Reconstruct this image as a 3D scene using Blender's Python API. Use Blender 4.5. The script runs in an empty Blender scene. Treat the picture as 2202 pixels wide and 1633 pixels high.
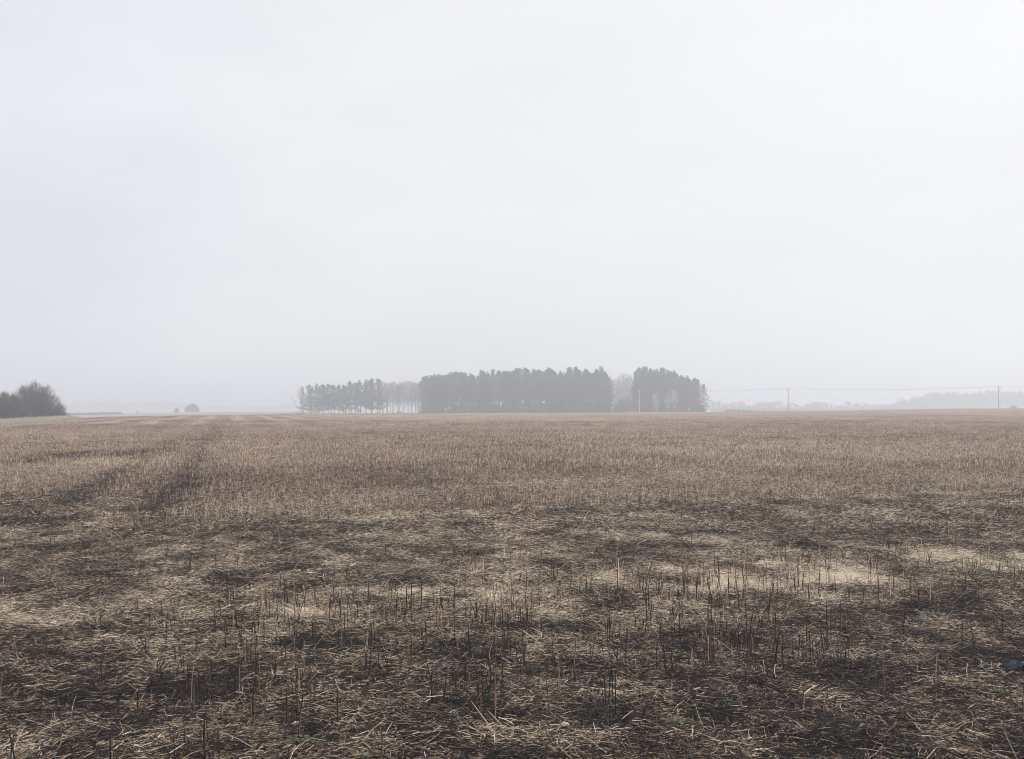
import bpy, math, random
import numpy as np
from math import radians as R
random.seed(7)
S = bpy.context.scene
C = S.collection

# ---------------------------------------------------------------- camera
F, CX, HY, EYE = 2000.0, 1101.0, 880.0, 1.7        # focal length, centre and eye line of the 2202 px frame; eye height (m)
cam = bpy.data.cameras.new('camera'); co = bpy.data.objects.new('camera', cam); C.objects.link(co)
co.location = (0, 0, EYE); co.rotation_euler = (R(90), 0, 0)
cam.sensor_width = 36; cam.lens = F / 2202 * 36; cam.shift_y = (HY - 816.5) / 2202
cam.clip_start = 0.05; cam.clip_end = 12000
S.camera = co

# ---------------------------------------------------------------- world: bright overcast
SUN_EL, SUN_AZ = 44.0, 68.0                          # azimuth to the right of the view direction
w = bpy.data.worlds.new('World'); S.world = w; w.use_nodes = True
nt = w.node_tree; nt.nodes.clear(); N, L = nt.nodes, nt.links
out = N.new('ShaderNodeOutputWorld'); bg = N.new('ShaderNodeBackground'); bg.inputs['Strength'].default_value = 0.1
sky = N.new('ShaderNodeTexSky'); sky.sky_type = 'NISHITA'; sky.sun_disc = False
sky.sun_elevation = R(SUN_EL); sky.sun_rotation = R(SUN_AZ)
tc = N.new('ShaderNodeTexCoord'); sp = N.new('ShaderNodeSeparateXYZ'); L.new(tc.outputs['Generated'], sp.inputs[0])
def wmath(op, a, b=None, c=None):
    n = N.new('ShaderNodeMath'); n.operation = op
    for i, v in enumerate((a, b, c)):
        if v is None: continue
        if isinstance(v, (int, float)): n.inputs[i].default_value = v
        else: L.new(v, n.inputs[i])
    return n.outputs[0]
# cloud cover: soft broad stretched noise
mp = N.new('ShaderNodeMapping'); mp.inputs['Scale'].default_value = (1, 1, 3.2); L.new(tc.outputs['Generated'], mp.inputs[0])
nz = N.new('ShaderNodeTexNoise'); nz.inputs['Scale'].default_value = 2.6; nz.inputs['Detail'].default_value = 5; nz.inputs['Roughness'].default_value = .5
L.new(mp.outputs[0], nz.inputs['Vector'])
nf = wmath('MULTIPLY', wmath('SUBTRACT', nz.outputs['Fac'], .5), .17)
xf = N.new('ShaderNodeMapRange'); xf.interpolation_type = 'SMOOTHSTEP'
L.new(wmath('ADD', sp.outputs['X'], wmath('MULTIPLY', nf, 3.0)), xf.inputs[0])
xf.inputs['From Min'].default_value = -.54; xf.inputs['From Max'].default_value = -.10
cm = N.new('ShaderNodeMix'); cm.data_type = 'RGBA'
cm.inputs['A'].default_value = (7.55, 7.75, 8.3, 1); cm.inputs['B'].default_value = (8.7, 8.72, 8.8, 1)
L.new(xf.outputs[0], cm.inputs['Factor'])
zf = N.new('ShaderNodeMapRange'); L.new(sp.outputs['Z'], zf.inputs[0])
zf.inputs['From Min'].default_value = 0; zf.inputs['From Max'].default_value = .45
zf.inputs['To Min'].default_value = 1.0; zf.inputs['To Max'].default_value = 1.06
zen = N.new('ShaderNodeMapRange'); zen.interpolation_type = 'SMOOTHSTEP'; L.new(sp.outputs['Z'], zen.inputs[0])   # an overcast sky is brightest overhead
zen.inputs['From Min'].default_value = .42; zen.inputs['From Max'].default_value = .95; zen.inputs['To Max'].default_value = 1.8
rgt = N.new('ShaderNodeMapRange'); rgt.interpolation_type = 'SMOOTHSTEP'; L.new(sp.outputs['X'], rgt.inputs[0])
rgt.inputs['From Min'].default_value = 0; rgt.inputs['From Max'].default_value = .5; rgt.inputs['To Max'].default_value = .035
br = wmath('ADD', wmath('ADD', wmath('ADD', zf.outputs[0], nf), zen.outputs[0]), rgt.outputs[0])
ms = N.new('ShaderNodeVectorMath'); ms.operation = 'SCALE'; L.new(cm.outputs['Result'], ms.inputs[0]); L.new(br, ms.inputs['Scale'])
m2 = N.new('ShaderNodeMix'); m2.data_type = 'RGBA'; m2.inputs['Factor'].default_value = .96
L.new(sky.outputs[0], m2.inputs['A']); L.new(ms.outputs[0], m2.inputs['B'])
L.new(m2.outputs['Result'], bg.inputs[0]); L.new(bg.outputs[0], out.inputs[0])

sun = bpy.data.lights.new('sun', 'SUN'); sun.energy = 1.5; sun.angle = R(10); sun.color = (1, .965, .92)
so = bpy.data.objects.new('sun', sun); C.objects.link(so)
so.rotation_euler = (R(90 - SUN_EL), 0, R(180 - SUN_AZ))
so.location = (20, 20, 60)
# ---------------------------------------------------------------- exposure
S.view_settings.view_transform = 'Standard'; S.view_settings.look = 'None'
S.view_settings.gamma = 1; S.view_settings.exposure = 0.0; S.view_settings.use_curve_mapping = False
S.cycles.volume_bounces = 6; S.cycles.max_bounces = 10; S.cycles.diffuse_bounces = 3
S.cycles.use_denoising = True; S.cycles.denoiser = 'OPENIMAGEDENOISE'; S.cycles.denoising_input_passes = 'RGB_ALBEDO_NORMAL'; S.cycles.denoising_prefilter = 'ACCURATE'; S.cycles.use_adaptive_sampling = False; S.cycles.filter_width = .95

# ---------------------------------------------------------------- helpers
def tag(o, label=None, cat=None, group=None, kind=None):
    if label: o['label'] = label
    if cat: o['category'] = cat
    if group: o['group'] = group
    if kind: o['kind'] = kind
    return o

def mesh_np(name, V, quads=None, tris=None, attrs=None, smooth=False):
    me = bpy.data.meshes.new(name)
    V = np.asarray(V, np.float32); me.vertices.add(len(V)); me.vertices.foreach_set('co', V.ravel())
    lv, tot = [], []
    if quads is not None and len(quads): lv.append(np.asarray(quads, np.int32).ravel()); tot.append(np.full(len(quads), 4, np.int32))
    if tris is not None and len(tris): lv.append(np.asarray(tris, np.int32).ravel()); tot.append(np.full(len(tris), 3, np.int32))
    lv = np.concatenate(lv); tot = np.concatenate(tot)
    me.loops.add(len(lv)); me.loops.foreach_set('vertex_index', lv)
    me.polygons.add(len(tot)); st = np.concatenate([[0], np.cumsum(tot)[:-1]]).astype(np.int32)
    me.polygons.foreach_set('loop_start', st); me.polygons.foreach_set('loop_total', tot)
    if smooth: me.polygons.foreach_set('use_smooth', np.ones(len(tot), bool))
    for k, a in (attrs or {}).items():
        at = me.attributes.new(k, 'FLOAT', 'POINT'); at.data.foreach_set('value', np.asarray(a, np.float32))
    me.update(calc_edges=True)
    return me

def obj(name, me, mat=None, parent=None, loc=None):
    o = bpy.data.objects.new(name, me); C.objects.link(o)
    if mat is not None and not me.materials: me.materials.append(mat)
    if parent is not None: o.parent = parent
    if loc is not None: o.location = loc
    return o

class Geo:
    """collects tapered tubes and loose triangles, with one random tone per piece"""
    def __init__(s): s.V, s.Q, s.T, s.A, s.n = [], [], [], [], 0
    def add(s, V, Q=None, T=None, tone=None):
        if Q is not None and len(Q): s.Q.append(np.asarray(Q) + s.n)
        if T is not None and len(T): s.T.append(np.asarray(T) + s.n)
        s.V.append(V); s.A.append(np.full(len(V), .5) if tone is None else tone); s.n += len(V)
    def tubes(s, P0, P1, r0, r1, tone=None, k=3, cap=True):
        P0, P1 = np.atleast_2d(P0).astype(float), np.atleast_2d(P1).astype(float); n = len(P0)
        r0, r1 = np.broadcast_to(r0, n), np.broadcast_to(r1, n)
        d = P1 - P0; d /= np.linalg.norm(d, axis=1)[:, None] + 1e-9
        up = np.where((np.abs(d[:, 2]) > .9)[:, None], [[1., 0, 0]], [[0, 0, 1.]])
        a = np.cross(d, up); a /= np.linalg.norm(a, axis=1)[:, None]; b = np.cross(d, a)
        th = np.arange(k) * 2 * np.pi / k + .4
        ring = a[:, None, :] * np.cos(th)[None, :, None] + b[:, None, :] * np.sin(th)[None, :, None]
        V = np.concatenate([P0[:, None] + ring * r0[:, None, None], P1[:, None] + ring * r1[:, None, None]], 1).reshape(-1, 3)
        i = np.arange(k); j = (i + 1) % k
        q = np.stack([i, j, j + k, i + k], 1)
        Q = (q[None] + (np.arange(n) * 2 * k)[:, None, None]).reshape(-1, 4)
        T = None
        if cap:
            tt = np.array([[k, k + t, k + t + 1] for t in range(1, k - 1)])
            T = (tt[None] + (np.arange(n) * 2 * k)[:, None, None]).reshape(-1, 3)
        tn = np.repeat(np.full(n, .5) if tone is None else np.asarray(tone, float), 2 * k)
        s.add(V, Q, T, tn)
    def box(s, c, sz, rz=0):
        x, y, z = np.array(sz) / 2
        v = np.array([[i * x, j * y, k * z] for i in (-1, 1) for j in (-1, 1) for k in (-1, 1)])
        cs, sn = math.cos(rz), math.sin(rz)
        v = np.stack([v[:, 0] * cs - v[:, 1] * sn, v[:, 0] * sn + v[:, 1] * cs, v[:, 2]], 1) + np.array(c)
        s.add(v, [[0, 1, 3, 2], [4, 6, 7, 5], [0, 4, 5, 1], [2, 3, 7, 6], [0, 2, 6, 4], [1, 5, 7, 3]])
    def mesh(s, name, smooth=False):
        return mesh_np(name, np.concatenate(s.V), np.concatenate(s.Q) if s.Q else None,
                       np.concatenate(s.T) if s.T else None, {'tone': np.concatenate(s.A)}, smooth)

def _h(ix, iy, seed):
    n = (ix.astype(np.int64) * 374761393 + iy.astype(np.int64) * 668265263 + seed * 1274126177) & 0xffffffff
    n = ((n ^ (n >> 13)) * 1274126177) & 0xffffffff
    return ((n ^ (n >> 16)) & 0xffff) / 65535.0
def vn(x, y, seed=0):
    """value noise in -1..1"""
    xi, yi = np.floor(x), np.floor(y); fx, fy = x - xi, y - yi
    fx = fx * fx * (3 - 2 * fx); fy = fy * fy * (3 - 2 * fy)
    a, b = _h(xi, yi, seed), _h(xi + 1, yi, seed); c, d = _h(xi, yi + 1, seed), _h(xi + 1, yi + 1, seed)
    return (a + (b - a) * fx + (c - a) * fy + (a - b - c + d) * fx * fy) * 2 - 1
def fbm(x, y, seed=0, o=3):
    return sum(vn(x * 2 ** i, y * 2 ** i, seed + i) * .5 ** i for i in range(o)) / sum(.5 ** i for i in range(o))
def sstep(t): t = np.clip(t, 0, 1); return t * t * (3 - 2 * t)

# ---------------------------------------------------------------- terrain
# bearing table: where the stubble field ends (metres) and the ground height there, and what lies beyond
tx = [-300, 0, 140, 280, 500, 640, 700, 1100, 1500, 1560, 1700, 1900, 2050, 2202, 2600]
Ye = [909, 905, 901.5, 896.4, 893.3, 891.6, 890.8, 889.7, 887.2, 887.0, 884.6, 882.0, 880.0, 879.2, 879]
De = [120, 138, 160, 205, 262, 300, 330, 366, 366, 366, 360, 345, 338, 335, 335]
dr = [2.0, 2.0, 2.2, 2.6, 2.0, .6, .35, .3, .3, .8, 2.5, 3.5, 3.5, 3.5, 3.5]
Y2 = [894, 893, 892.3, 889.6, 886.2, 885.3, 888, 888, 888, 888, 888, 888, 888, 888, 888]
D2 = [520, 520, 540, 570, 600, 620, 640, 640, 700, 800, 800, 800, 800, 800, 800]
ta = [math.atan((x - CX) / F) for x in tx]
zE = [EYE - (y - HY) * d / F for y, d in zip(Ye, De)]
z2 = [EYE - (y - HY) * d / F for y, d in zip(Y2, D2)]
def ground(X, Y, micro=True):
    X, Y = np.asarray(X, float), np.asarray(Y, float)
    a = np.arctan2(X, Y); ac = np.clip(a, ta[0], ta[-1]); D = np.hypot(X, Y) * np.cos(ac)
    de, ze, dd, d2, zz = (np.interp(ac, ta, t) for t in (De, zE, dr, D2, z2))
    z = ze * sstep((D - 40) / (de - 40))
    z = z + np.where(D > de, (-dd) * sstep((D - de) / 75), 0)
    z = z + (zz - (ze - dd)) * sstep((D - de - 90) / (d2 - de - 90))
    z = z + (-5 - zz) * sstep((D - d2 - 10) / 130)
    z = z + sstep((D - 1300) / 1200) * (14 + 9 * fbm(X / 700, Y / 700, 9, 2)) * sstep((-a + .05) / .3)
    fade = np.clip(1 - (D - 60) / 150, 0, 1)
    z = z + .05 * vn(X / 3.1, Y / 3.1, 3) * fade + .12 * vn(X / 22, Y / 22, 4) * sstep((D - 12) / 40) * (1 - sstep((D - de + 90) / 70))
    if micro:
        z = z + .028 * vn(X / .42, Y / .42, 5) * fade + .012 * vn(X / .13, Y / .13, 6) * np.clip(1 - D / 25, 0, 1)
    return z
def P(u, v):                                     # a spot on the level field
    Y = EYE * F / (v - HY); return ((u - CX) / F * Y, Y)
def gz(x, y): return float(ground(np.array([x]), np.array([y]), False)[0])
def at(u, D):                                    # a spot on the land on bearing u at depth D
    x = (u - CX) / F * D; return x, D, gz(x, D)
def htop(v, D, zb): return EYE - (v - HY) * D / F - zb

# ---- what grows and lies where on the field (world-space maps)
def cap(X, Y, pts, w):
    d = np.full(np.shape(X), 1e9)
    for (ax, ay), (bx, by) in zip(pts[:-1], pts[1:]):
        vx, vy = bx - ax, by - ay; t = np.clip(((X - ax) * vx + (Y - ay) * vy) / (vx * vx + vy * vy + 1e-9), 0, 1)
        d = np.minimum(d, np.hypot(X - ax - t * vx, Y - ay - t * vy))
    return np.exp(-(d / w) ** 2)
def pp(*q): return [P(*a) for a in q]
PALE = [(pp((-60, 1345), (250, 1315), (450, 1345), (620, 1325), (800, 1290), (960, 1300)), .42, .26),
        (pp((960, 1290), (1150, 1262), (1400, 1240), (1560, 1262)), .32, .30),
        (pp((1540, 1250), (1650, 1275), (1760, 1245), (1900, 1215), (2180, 1190)), .52, .44),
        (pp((1600, 1300), (1800, 1262)), .38, .34), (pp((1340, 1365), (1420, 1352)), .22, .35),
        (pp((1150, 1400), (1250, 1385), (1330, 1395)), .2, .22),
        (pp((800, 1118), (1100, 1108), (1350, 1090), (1700, 1070), (2250, 1052)), .55, .34),
        (pp((1000, 1140), (1300, 1140), (1500, 1165)), .8, .2),
        (pp((1180, 1165), (1400, 1180), (1600, 1160)), .5, .16),
        (pp((860, 1062), (960, 1056)), .5, .3), (pp((300, 1275), (420, 1240)), .4, .26),
        (pp((1300, 1042), (1600, 1013), (2250, 985)), .7, .25),
        (pp((0, 1600), (200, 1590)), .12, .12), (pp((950, 1580), (1200, 1560), (1500, 1600)), .3, .16),
        (pp((1700, 1560), (2150, 1500)), .2, .12)]
DARK = [(pp((1780, 1180), (1900, 1140), (2250, 1110)), 1.1, .22), (pp((1850, 1330), (2000, 1290), (2250, 1270)), .55, .22),
        (pp((-60, 1240), (250, 1225), (500, 1225)), .8, .16), (pp((750, 1345), (1150, 1340), (1350, 1310)), .22, .28),
        (pp((1500, 1390), (1900, 1400)), .3, .18), (pp((-100, 1500), (400, 1480), (700, 1440)), .35, .16),
        (pp((620, 1215), (800, 1205)), .4, .14), (pp((850, 1140), (1250, 1142)), .25, .12),
        (pp((700, 1390), (1000, 1400)), .3, .2), (pp((1100, 1500), (1400, 1480)), .25, .12),
        (pp((1000, 1600), (1100, 1610)), .15, .2), (pp((1600, 1500), (1750, 1520)), .2, .14)]
STAND = [(pp((470, 1505), (590, 1500)), .20, 34), (pp((365, 1500), (395, 1495)), .10, 30), (pp((1570, 1440), (1740, 1425)), .32, 30),
         (pp((1560, 1375), (1700, 1370)), .25, 22), (pp((890, 1345), (1010, 1335)), .3, 34), (pp((1130, 1295), (1225, 1290)), .28, 34),
         (pp((1430, 1275), (1560, 1270)), .35, 26), (pp((1340, 1362), (1390, 1350)), .2, 22), (pp((640, 1320), (720, 1315)), .3, 24),
         (pp((1640, 1270), (1900, 1245), (2200, 1205)), .55, 13), (pp((1040, 1500), (1090, 1480)), .16, 18),
         (pp((1270, 1545), (1310, 1540)), .1, 18), (pp((400, 1450), (650, 1430)), .4, 7), (pp((830, 1430), (1000, 1400)), .4, 9),
         (pp((560, 1345), (840, 1330)), .4, 7), (pp((1130, 1245), (1900, 1205)), .5, 7), (pp((360, 1590), (450, 1590)), .12, 12),
         (pp((2000, 1130), (2250, 1105)), .5, 6)]
ROW = np.array([-.290, .957])                    # drilling direction of the main field
HL = np.array([.927, .375]); HN = np.array([-.375, .927]); H0 = np.array(P(850, 1112))
TR = [(pp((430, 916), (200, 1056), (-60, 1160)), .20)]
TR.append(([(x + 1.75, y) for x, y in pp((430, 916), (200, 1056), (40, 1130))], .19))
TRK = TR[:]
TRK.append((pp((455, 912), (470, 935), (430, 960)), .3))
TRK.append((pp((230, 985), (330, 968)), 1.2)); TRK.append((pp((40, 1000), (200, 975)), 1.0))
def maps(X, Y):
    wx = X + .35 * fbm(X / .8, Y / .8, 21, 3) + .12 * vn(X / .2, Y / .2, 22); wy = Y + .35 * fbm(X / .8, Y / .8, 31, 3)
    s = (wx - H0[0]) * HN[0] + (wy - H0[1]) * HN[1]
    field = sstep(s / (.9 + 2.6 * sstep((4 - X) / 9)) + .45)
    left = sstep((-X - 5.2) / 1.5) * sstep((18.5 - Y) / 2)             # lower left corner is flattened too
    field = field * (1 - left)
    gap = np.maximum(cap(wx, wy, pp((820, 1064), (1000, 1052), (1300, 1034)), .75), cap(wx, wy, pp((1300, 1034), (1600, 1004), (2300, 972)), 1.8))
    far = sstep((Y - 22) / 40)
    track = np.zeros(np.shape(X))
    for pts, wd in TRK: track = np.maximum(track, cap(wx, wy, pts, wd))
    r = X * ROW[1] - Y * ROW[0]                                        # distance across the rows
    swath = .5 + .5 * np.sin(r * 2 * np.pi / 5.2 + .6 * vn(X / 9, Y / 30, 41))
    al, ac = X * HL[0] + Y * HL[1], X * HN[0] + Y * HN[1]; pat = .6 * fbm(X / 7, Y / 12, 51, 3) + .7 * fbm(al / 28, ac / 5.5, 53, 3)
    stand = 4.5 + 5 * vn(X / .9, Y / .9, 61)
    stand = stand + field * (78 + 26 * pat) * (1 - .96 * gap) * (1 - .65 * track)
    for pts, wd, a in STAND: stand = stand + 3.0 * a * cap(wx, wy, pts, wd * 1.5) * np.clip(.6 + 1.1 * vn(X / .14, Y / .14, 62), 0, 2)
    cl = fbm(X / .45, Y / .34, 72, 3); pale = .46 + .14 * fbm(X / 1.3, Y / 1.1, 71, 3) + .15 * np.sign(cl) * np.abs(cl) ** .7 * (.55 + .45 * sstep((20 - Y) / 10)) + .27 * vn(X / .12, Y / .10, 73) - .10 * sstep((7.9 - Y) / 1.6)
    for pts, wd, a in PALE: pale = pale + a * cap(wx, wy, pts, wd * 1.15) * np.clip(.55 + 1.3 * fbm(X / .45, Y / .4, 77, 3), 0, 1.2) * .85
    for pts, wd, a in DARK: pale = pale - .42 * a * cap(wx, wy, pts, wd) * np.clip(.8 + 1.2 * fbm(X / .5, Y / .4, 79, 3), .1, 1.4)
    pale = pale * (1 - field) + field * (.50 + .15 * pat + .06 * (swath - .5) + .12 * gap)
    pale = pale - .27 * track * (1 - .3 * far)
    rg = sstep((Y - 60) / 60) * sstep((-X - 10) / 40)
    pale = pale + rg * (.20 * (swath > .78) - .05) - .15 * sstep((in_field(X, Y) - .72) / .1) * sstep((-X - 8) / 30)
    return stand, np.clip(pale, .03, 1), field, track, swath
def in_field(X, Y):
    a = np.clip(np.arctan2(X, Y), ta[0], ta[-1]); D = np.hypot(X, Y) * np.cos(a)
    return D / np.interp(a, ta, De)

# ---------------------------------------------------------------- materials
def mat(name, col=(.3, .3, .3), rough=.8):
    m = bpy.data.materials.new(name); m.use_nodes = True
    b = m.node_tree.nodes['Principled BSDF']; b.inputs['Base Color'].default_value = (*col, 1); b.inputs['Roughness'].default_value = rough
    b.inputs['Specular IOR Level'].default_value = .25
    return m, m.node_tree, b
def nmath(t, op, a, b=None):
    n = t.nodes.new('ShaderNodeMath'); n.operation = op
    for i, v in enumerate((a, b)):
        if v is None: continue
        if isinstance(v, (int, float)): n.inputs[i].default_value = v
        else: t.links.new(v, n.inputs[i])
    return n.outputs[0]
def attr(t, name, kind='GEOMETRY'):
    n = t.nodes.new('ShaderNodeAttribute'); n.attribute_name = name; n.attribute_type = kind; return n.outputs['Fac']
def ramp(t, fac, stops):
    n = t.nodes.new('ShaderNodeValToRGB'); e = n.color_ramp.elements
    while len(e) < len(stops): e.new(.5)
    for k, (p, c) in zip(e, stops): k.position = p; k.color = (*c, 1)
    t.links.new(fac, n.inputs[0]); return n.outputs[0]
def noise(t, scale, detail=3, rough=.5, vec=None):
    n = t.nodes.new('ShaderNodeTexNoise'); n.inputs['Scale'].default_value = scale; n.inputs['Detail'].default_value = detail; n.inputs['Roughness'].default_value = rough
    if vec is None: tcn = t.nodes.new('ShaderNodeNewGeometry'); vec = tcn.outputs['Position']
    t.links.new(vec, n.inputs['Vector']); return n.outputs['Fac']

def straw_mat(name, stops, k_tone=.75, k_zone=1.1, off=-.42):
    m, t, b = mat(name, rough=.7)
    v = nmath(t, 'ADD', nmath(t, 'MULTIPLY', attr(t, 'tone'), k_tone), nmath(t, 'MULTIPLY', attr(t, 'zone', 'INSTANCER'), k_zone))
    v = nmath(t, 'ADD', v, off)
    v = nmath(t, 'ADD', v, nmath(t, 'MULTIPLY', nmath(t, 'SUBTRACT', noise(t, 35, 2), .5), .25))
    t.links.new(ramp(t, v, stops), b.inputs['Base Color']); return m
M_straw = straw_mat('weathered_straw', [(0, (.012, .011, .012)), (.34, (.022, .017, .016)), (.46, (.10, .070, .053)), (.62, (.33, .238, .170)), (.78, (.58, .46, .33)), (1, (.80, .71, .57))])
M_stalk = straw_mat('stubble_stalk', [(0, (.012, .010, .010)), (.25, (.045, .032, .025)), (.45, (.18, .111, .078)), (.64, (.39, .260, .188)), (.82, (.60, .445, .33)), (1, (.68, .58, .46))])

m, t, b = mat('field_soil', rough=.95)
zn = attr(t, 'zone'); dn = attr(t, 'far')
n1 = noise(t, 55, 4, .7); n2 = noise(t, 7, 4, .6)
v = nmath(t, 'ADD', nmath(t, 'MULTIPLY', nmath(t, 'SUBTRACT', n1, .5), 1.5), nmath(t, 'MULTIPLY', nmath(t, 'SUBTRACT', n2, .5), .35))
v = nmath(t, 'ADD', v, nmath(t, 'MULTIPLY', zn, 1.0))
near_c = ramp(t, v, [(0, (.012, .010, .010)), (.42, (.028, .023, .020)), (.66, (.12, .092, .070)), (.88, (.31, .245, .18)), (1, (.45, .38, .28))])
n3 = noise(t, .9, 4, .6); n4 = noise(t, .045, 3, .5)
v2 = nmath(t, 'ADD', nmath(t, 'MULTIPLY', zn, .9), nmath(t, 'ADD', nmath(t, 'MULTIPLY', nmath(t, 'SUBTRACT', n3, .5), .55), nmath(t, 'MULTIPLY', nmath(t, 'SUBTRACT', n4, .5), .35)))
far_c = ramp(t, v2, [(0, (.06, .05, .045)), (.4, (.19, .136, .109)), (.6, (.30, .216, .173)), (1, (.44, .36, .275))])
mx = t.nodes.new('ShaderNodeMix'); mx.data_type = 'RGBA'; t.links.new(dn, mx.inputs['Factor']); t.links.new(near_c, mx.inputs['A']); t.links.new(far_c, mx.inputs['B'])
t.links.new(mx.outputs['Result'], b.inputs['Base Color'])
bp = t.nodes.new('ShaderNodeBump'); bp.inputs['Strength'].default_value = .7; bp.inputs['Distance'].default_value = .02
t.links.new(n1, bp.inputs['Height']); t.links.new(bp.outputs[0], b.inputs['Normal'])
M_ground = m

def tone_mat(name, c0, c1, rough=.8, zscale=3):
    m, t, b = mat(name, rough=rough)
    v = nmath(t, 'ADD', nmath(t, 'MULTIPLY', attr(t, 'tone'), .7), nmath(t, 'MULTIPLY', noise(t, zscale, 3), .5))
    t.links.new(ramp(t, v, [(.2, c0), (.9, c1)]), b.inputs['Base Color']); return m
M_needle = tone_mat('pine_needles', (.018, .028, .018), (.06, .085, .05))
M_pbark = tone_mat('pine_bark', (.05, .036, .028), (.15, .10, .075))
M_bark = tone_mat('grey_bark', (.05, .044, .038), (.15, .135, .12))
M_birch = tone_mat('pale_bark', (.25, .24, .23), (.6, .58, .56))
M_twig = tone_mat('bare_twigs', (.05, .046, .044), (.17, .15, .135))
M_pale_twig = tone_mat('pale_grey_twigs', (.14, .135, .13), (.34, .33, .315))
M_hedge = tone_mat('hedge_twigs', (.055, .05, .045), (.16, .14, .12))
M_ever = tone_mat('evergreen_leaves', (.02, .032, .02), (.07, .095, .05))
M_wood = tone_mat('weathered_pole_wood', (.10, .085, .07), (.22, .19, .165), zscale=2)
M_cer = mat('brown_glazed_ceramic', (.09, .05, .035), .3)[0]
M_steel = mat('galvanised_steel', (.33, .34, .35), .5)[0]
M_wire = mat('dull_aluminium_wire', (.16, .165, .17), .5)[0]
M_white = tone_mat('white_painted_wood', (.6, .6, .58), (.8, .8, .78))
M_grass = tone_mat('dry_pale_grass', (.20, .16, .125), (.44, .36, .29))
M_flint = tone_mat('pale_flint', (.22, .20, .18), (.42, .40, .37), .5, 40)
M_plastic = tone_mat('blue_polythene', (.004, .008, .018), (.012, .022, .042), .85, 30)
M_clod = tone_mat('dark_earth', (.012, .010, .009), (.05, .042, .036), .95, 30)
M_moss = tone_mat('moss_leaves', (.035, .042, .018), (.11, .12, .055), .8, 30)

# ---------------------------------------------------------------- the ground sheet
fa = np.radians(np.arange(-36, 36.01, .17)); ba = np.radians(np.arange(36 + 4, 324, 4.0))
A = np.concatenate([fa, ba]); nr = 820
rr = 1.2 * (3500 / 1.2) ** (np.arange(nr) / (nr - 1))
AA, RR = np.meshgrid(A, rr); X, Y = RR * np.sin(AA), RR * np.cos(AA)
Z = ground(X, Y)
st, pl, fld, trk, sw = maps(X, Y)
bey = in_field(X, Y)
pl = np.where(bey > 1.0, .5 + .08 * vn(X / 60, Y / 60, 81), pl)
nA = len(A); ii, jj = np.meshgrid(np.arange(nr - 1), np.arange(nA), indexing='ij'); j2 = (jj + 1) % nA
Q = np.stack([ii * nA + jj, ii * nA + j2, (ii + 1) * nA + j2, (ii + 1) * nA + jj], -1).reshape(-1, 4)[:, ::-1]
V = np.stack([X.ravel(), Y.ravel(), Z.ravel()], 1); V = np.concatenate([V, [[0, 0, gz(0, .01)]]])
c = len(V) - 1; T = np.stack([np.full(nA, c), (np.arange(nA) + 1) % nA, np.arange(nA)], 1)
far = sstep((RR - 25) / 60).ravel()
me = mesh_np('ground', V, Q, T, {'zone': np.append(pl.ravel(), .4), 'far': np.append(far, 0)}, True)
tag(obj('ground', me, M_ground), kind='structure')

# ---------------------------------------------------------------- stubble and straw (stuff, scattered with geometry nodes)
rng = np.random.default_rng(11)
def litter(n, size, r, ln, flat=.018, seed=0, aligned=False, wide=1.0):
    g = np.random.default_rng(seed); G = Geo()
    p = g.normal(0, size / 2, (n, 2)); p = np.clip(p, -size * 1.1, size * 1.1)
    h = g.normal(0, .45, n) if aligned else g.uniform(0, 2 * np.pi, n)
    l = g.uniform(ln[0], ln[1], n) * g.choice([1.7, 1, .4], n, p=[.06, .49, .45])
    pit = np.where(g.random(n) < .12, g.normal(.3, .3, n), g.normal(0, .12, n))
    z = np.abs(g.normal(0, flat, n)) + .002
    d1 = np.stack([np.cos(h) * np.cos(pit), np.sin(h) * np.cos(pit), np.sin(pit)], 1)
    h2 = h + g.normal(0, .35, n); p2 = pit - np.abs(g.normal(0, .12, n)) * np.sign(pit)
    d2 = np.stack([np.cos(h2) * np.cos(p2), np.sin(h2) * np.cos(p2), np.sin(p2)], 1)
    P0 = np.column_stack([p, z]); P1 = P0 + d1 * (l * .5)[:, None]; P2 = P1 + d2 * (l * .5)[:, None]
    P1[:, 2] = np.maximum(P1[:, 2], .001); P2[:, 2] = np.maximum(P2[:, 2], -.004)
    rad = g.uniform(r[0], r[1], n) * wide; tn = g.beta(.62, .9, n) * np.where(l > ln[1], .75, 1)
    G.tubes(P0, P1, rad, rad * .9, tn); G.tubes(P1, P2, rad * .9, rad * .55, tn)
    return G.mesh('straw_patch')
def stalks(pts, h, r, lean, seed, tone=(1.6, 1.6)):
    g = np.random.default_rng(seed); G = Geo(); n = len(pts)
    hh = g.uniform(h[0], h[1], n) * np.where(g.random(n) < .25, .5, 1); th = g.uniform(0, 2 * np.pi, n); a = np.abs(g.normal(0, lean, n)); a = np.where(g.random(n) < .08, a + .5, a)
    rad = g.uniform(r[0], r[1], n); tn = g.beta(*tone, n)
    d = np.stack([np.sin(a) * np.cos(th), np.sin(a) * np.sin(th), np.cos(a)], 1)
    P0 = np.column_stack([pts, np.full(n, -.03)]); mid = P0 + d * (hh * .5 + .03)[:, None]
    d2 = d + g.normal(0, .08, (n, 3)); P2 = mid + d2 * (hh * .5)[:, None]
    G.tubes(P0, mid, rad * 1.15, rad, tn); G.tubes(mid, P2, rad, rad * .85, tn)
    k = g.random(n) < .25                                   # a torn strip or side shoot
    if k.any():
        s0 = mid[k]; sd = d[k] + g.normal(0, .5, (k.sum(), 3)); sd[:, 2] = np.abs(sd[:, 2])
        G.tubes(s0, s0 + sd * (hh[k] * .35)[:, None], rad[k] * .5, rad[k] * .3, np.clip(tn[k] + .15, 0, 1))
    return G.mesh('stalk_patch')
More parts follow.
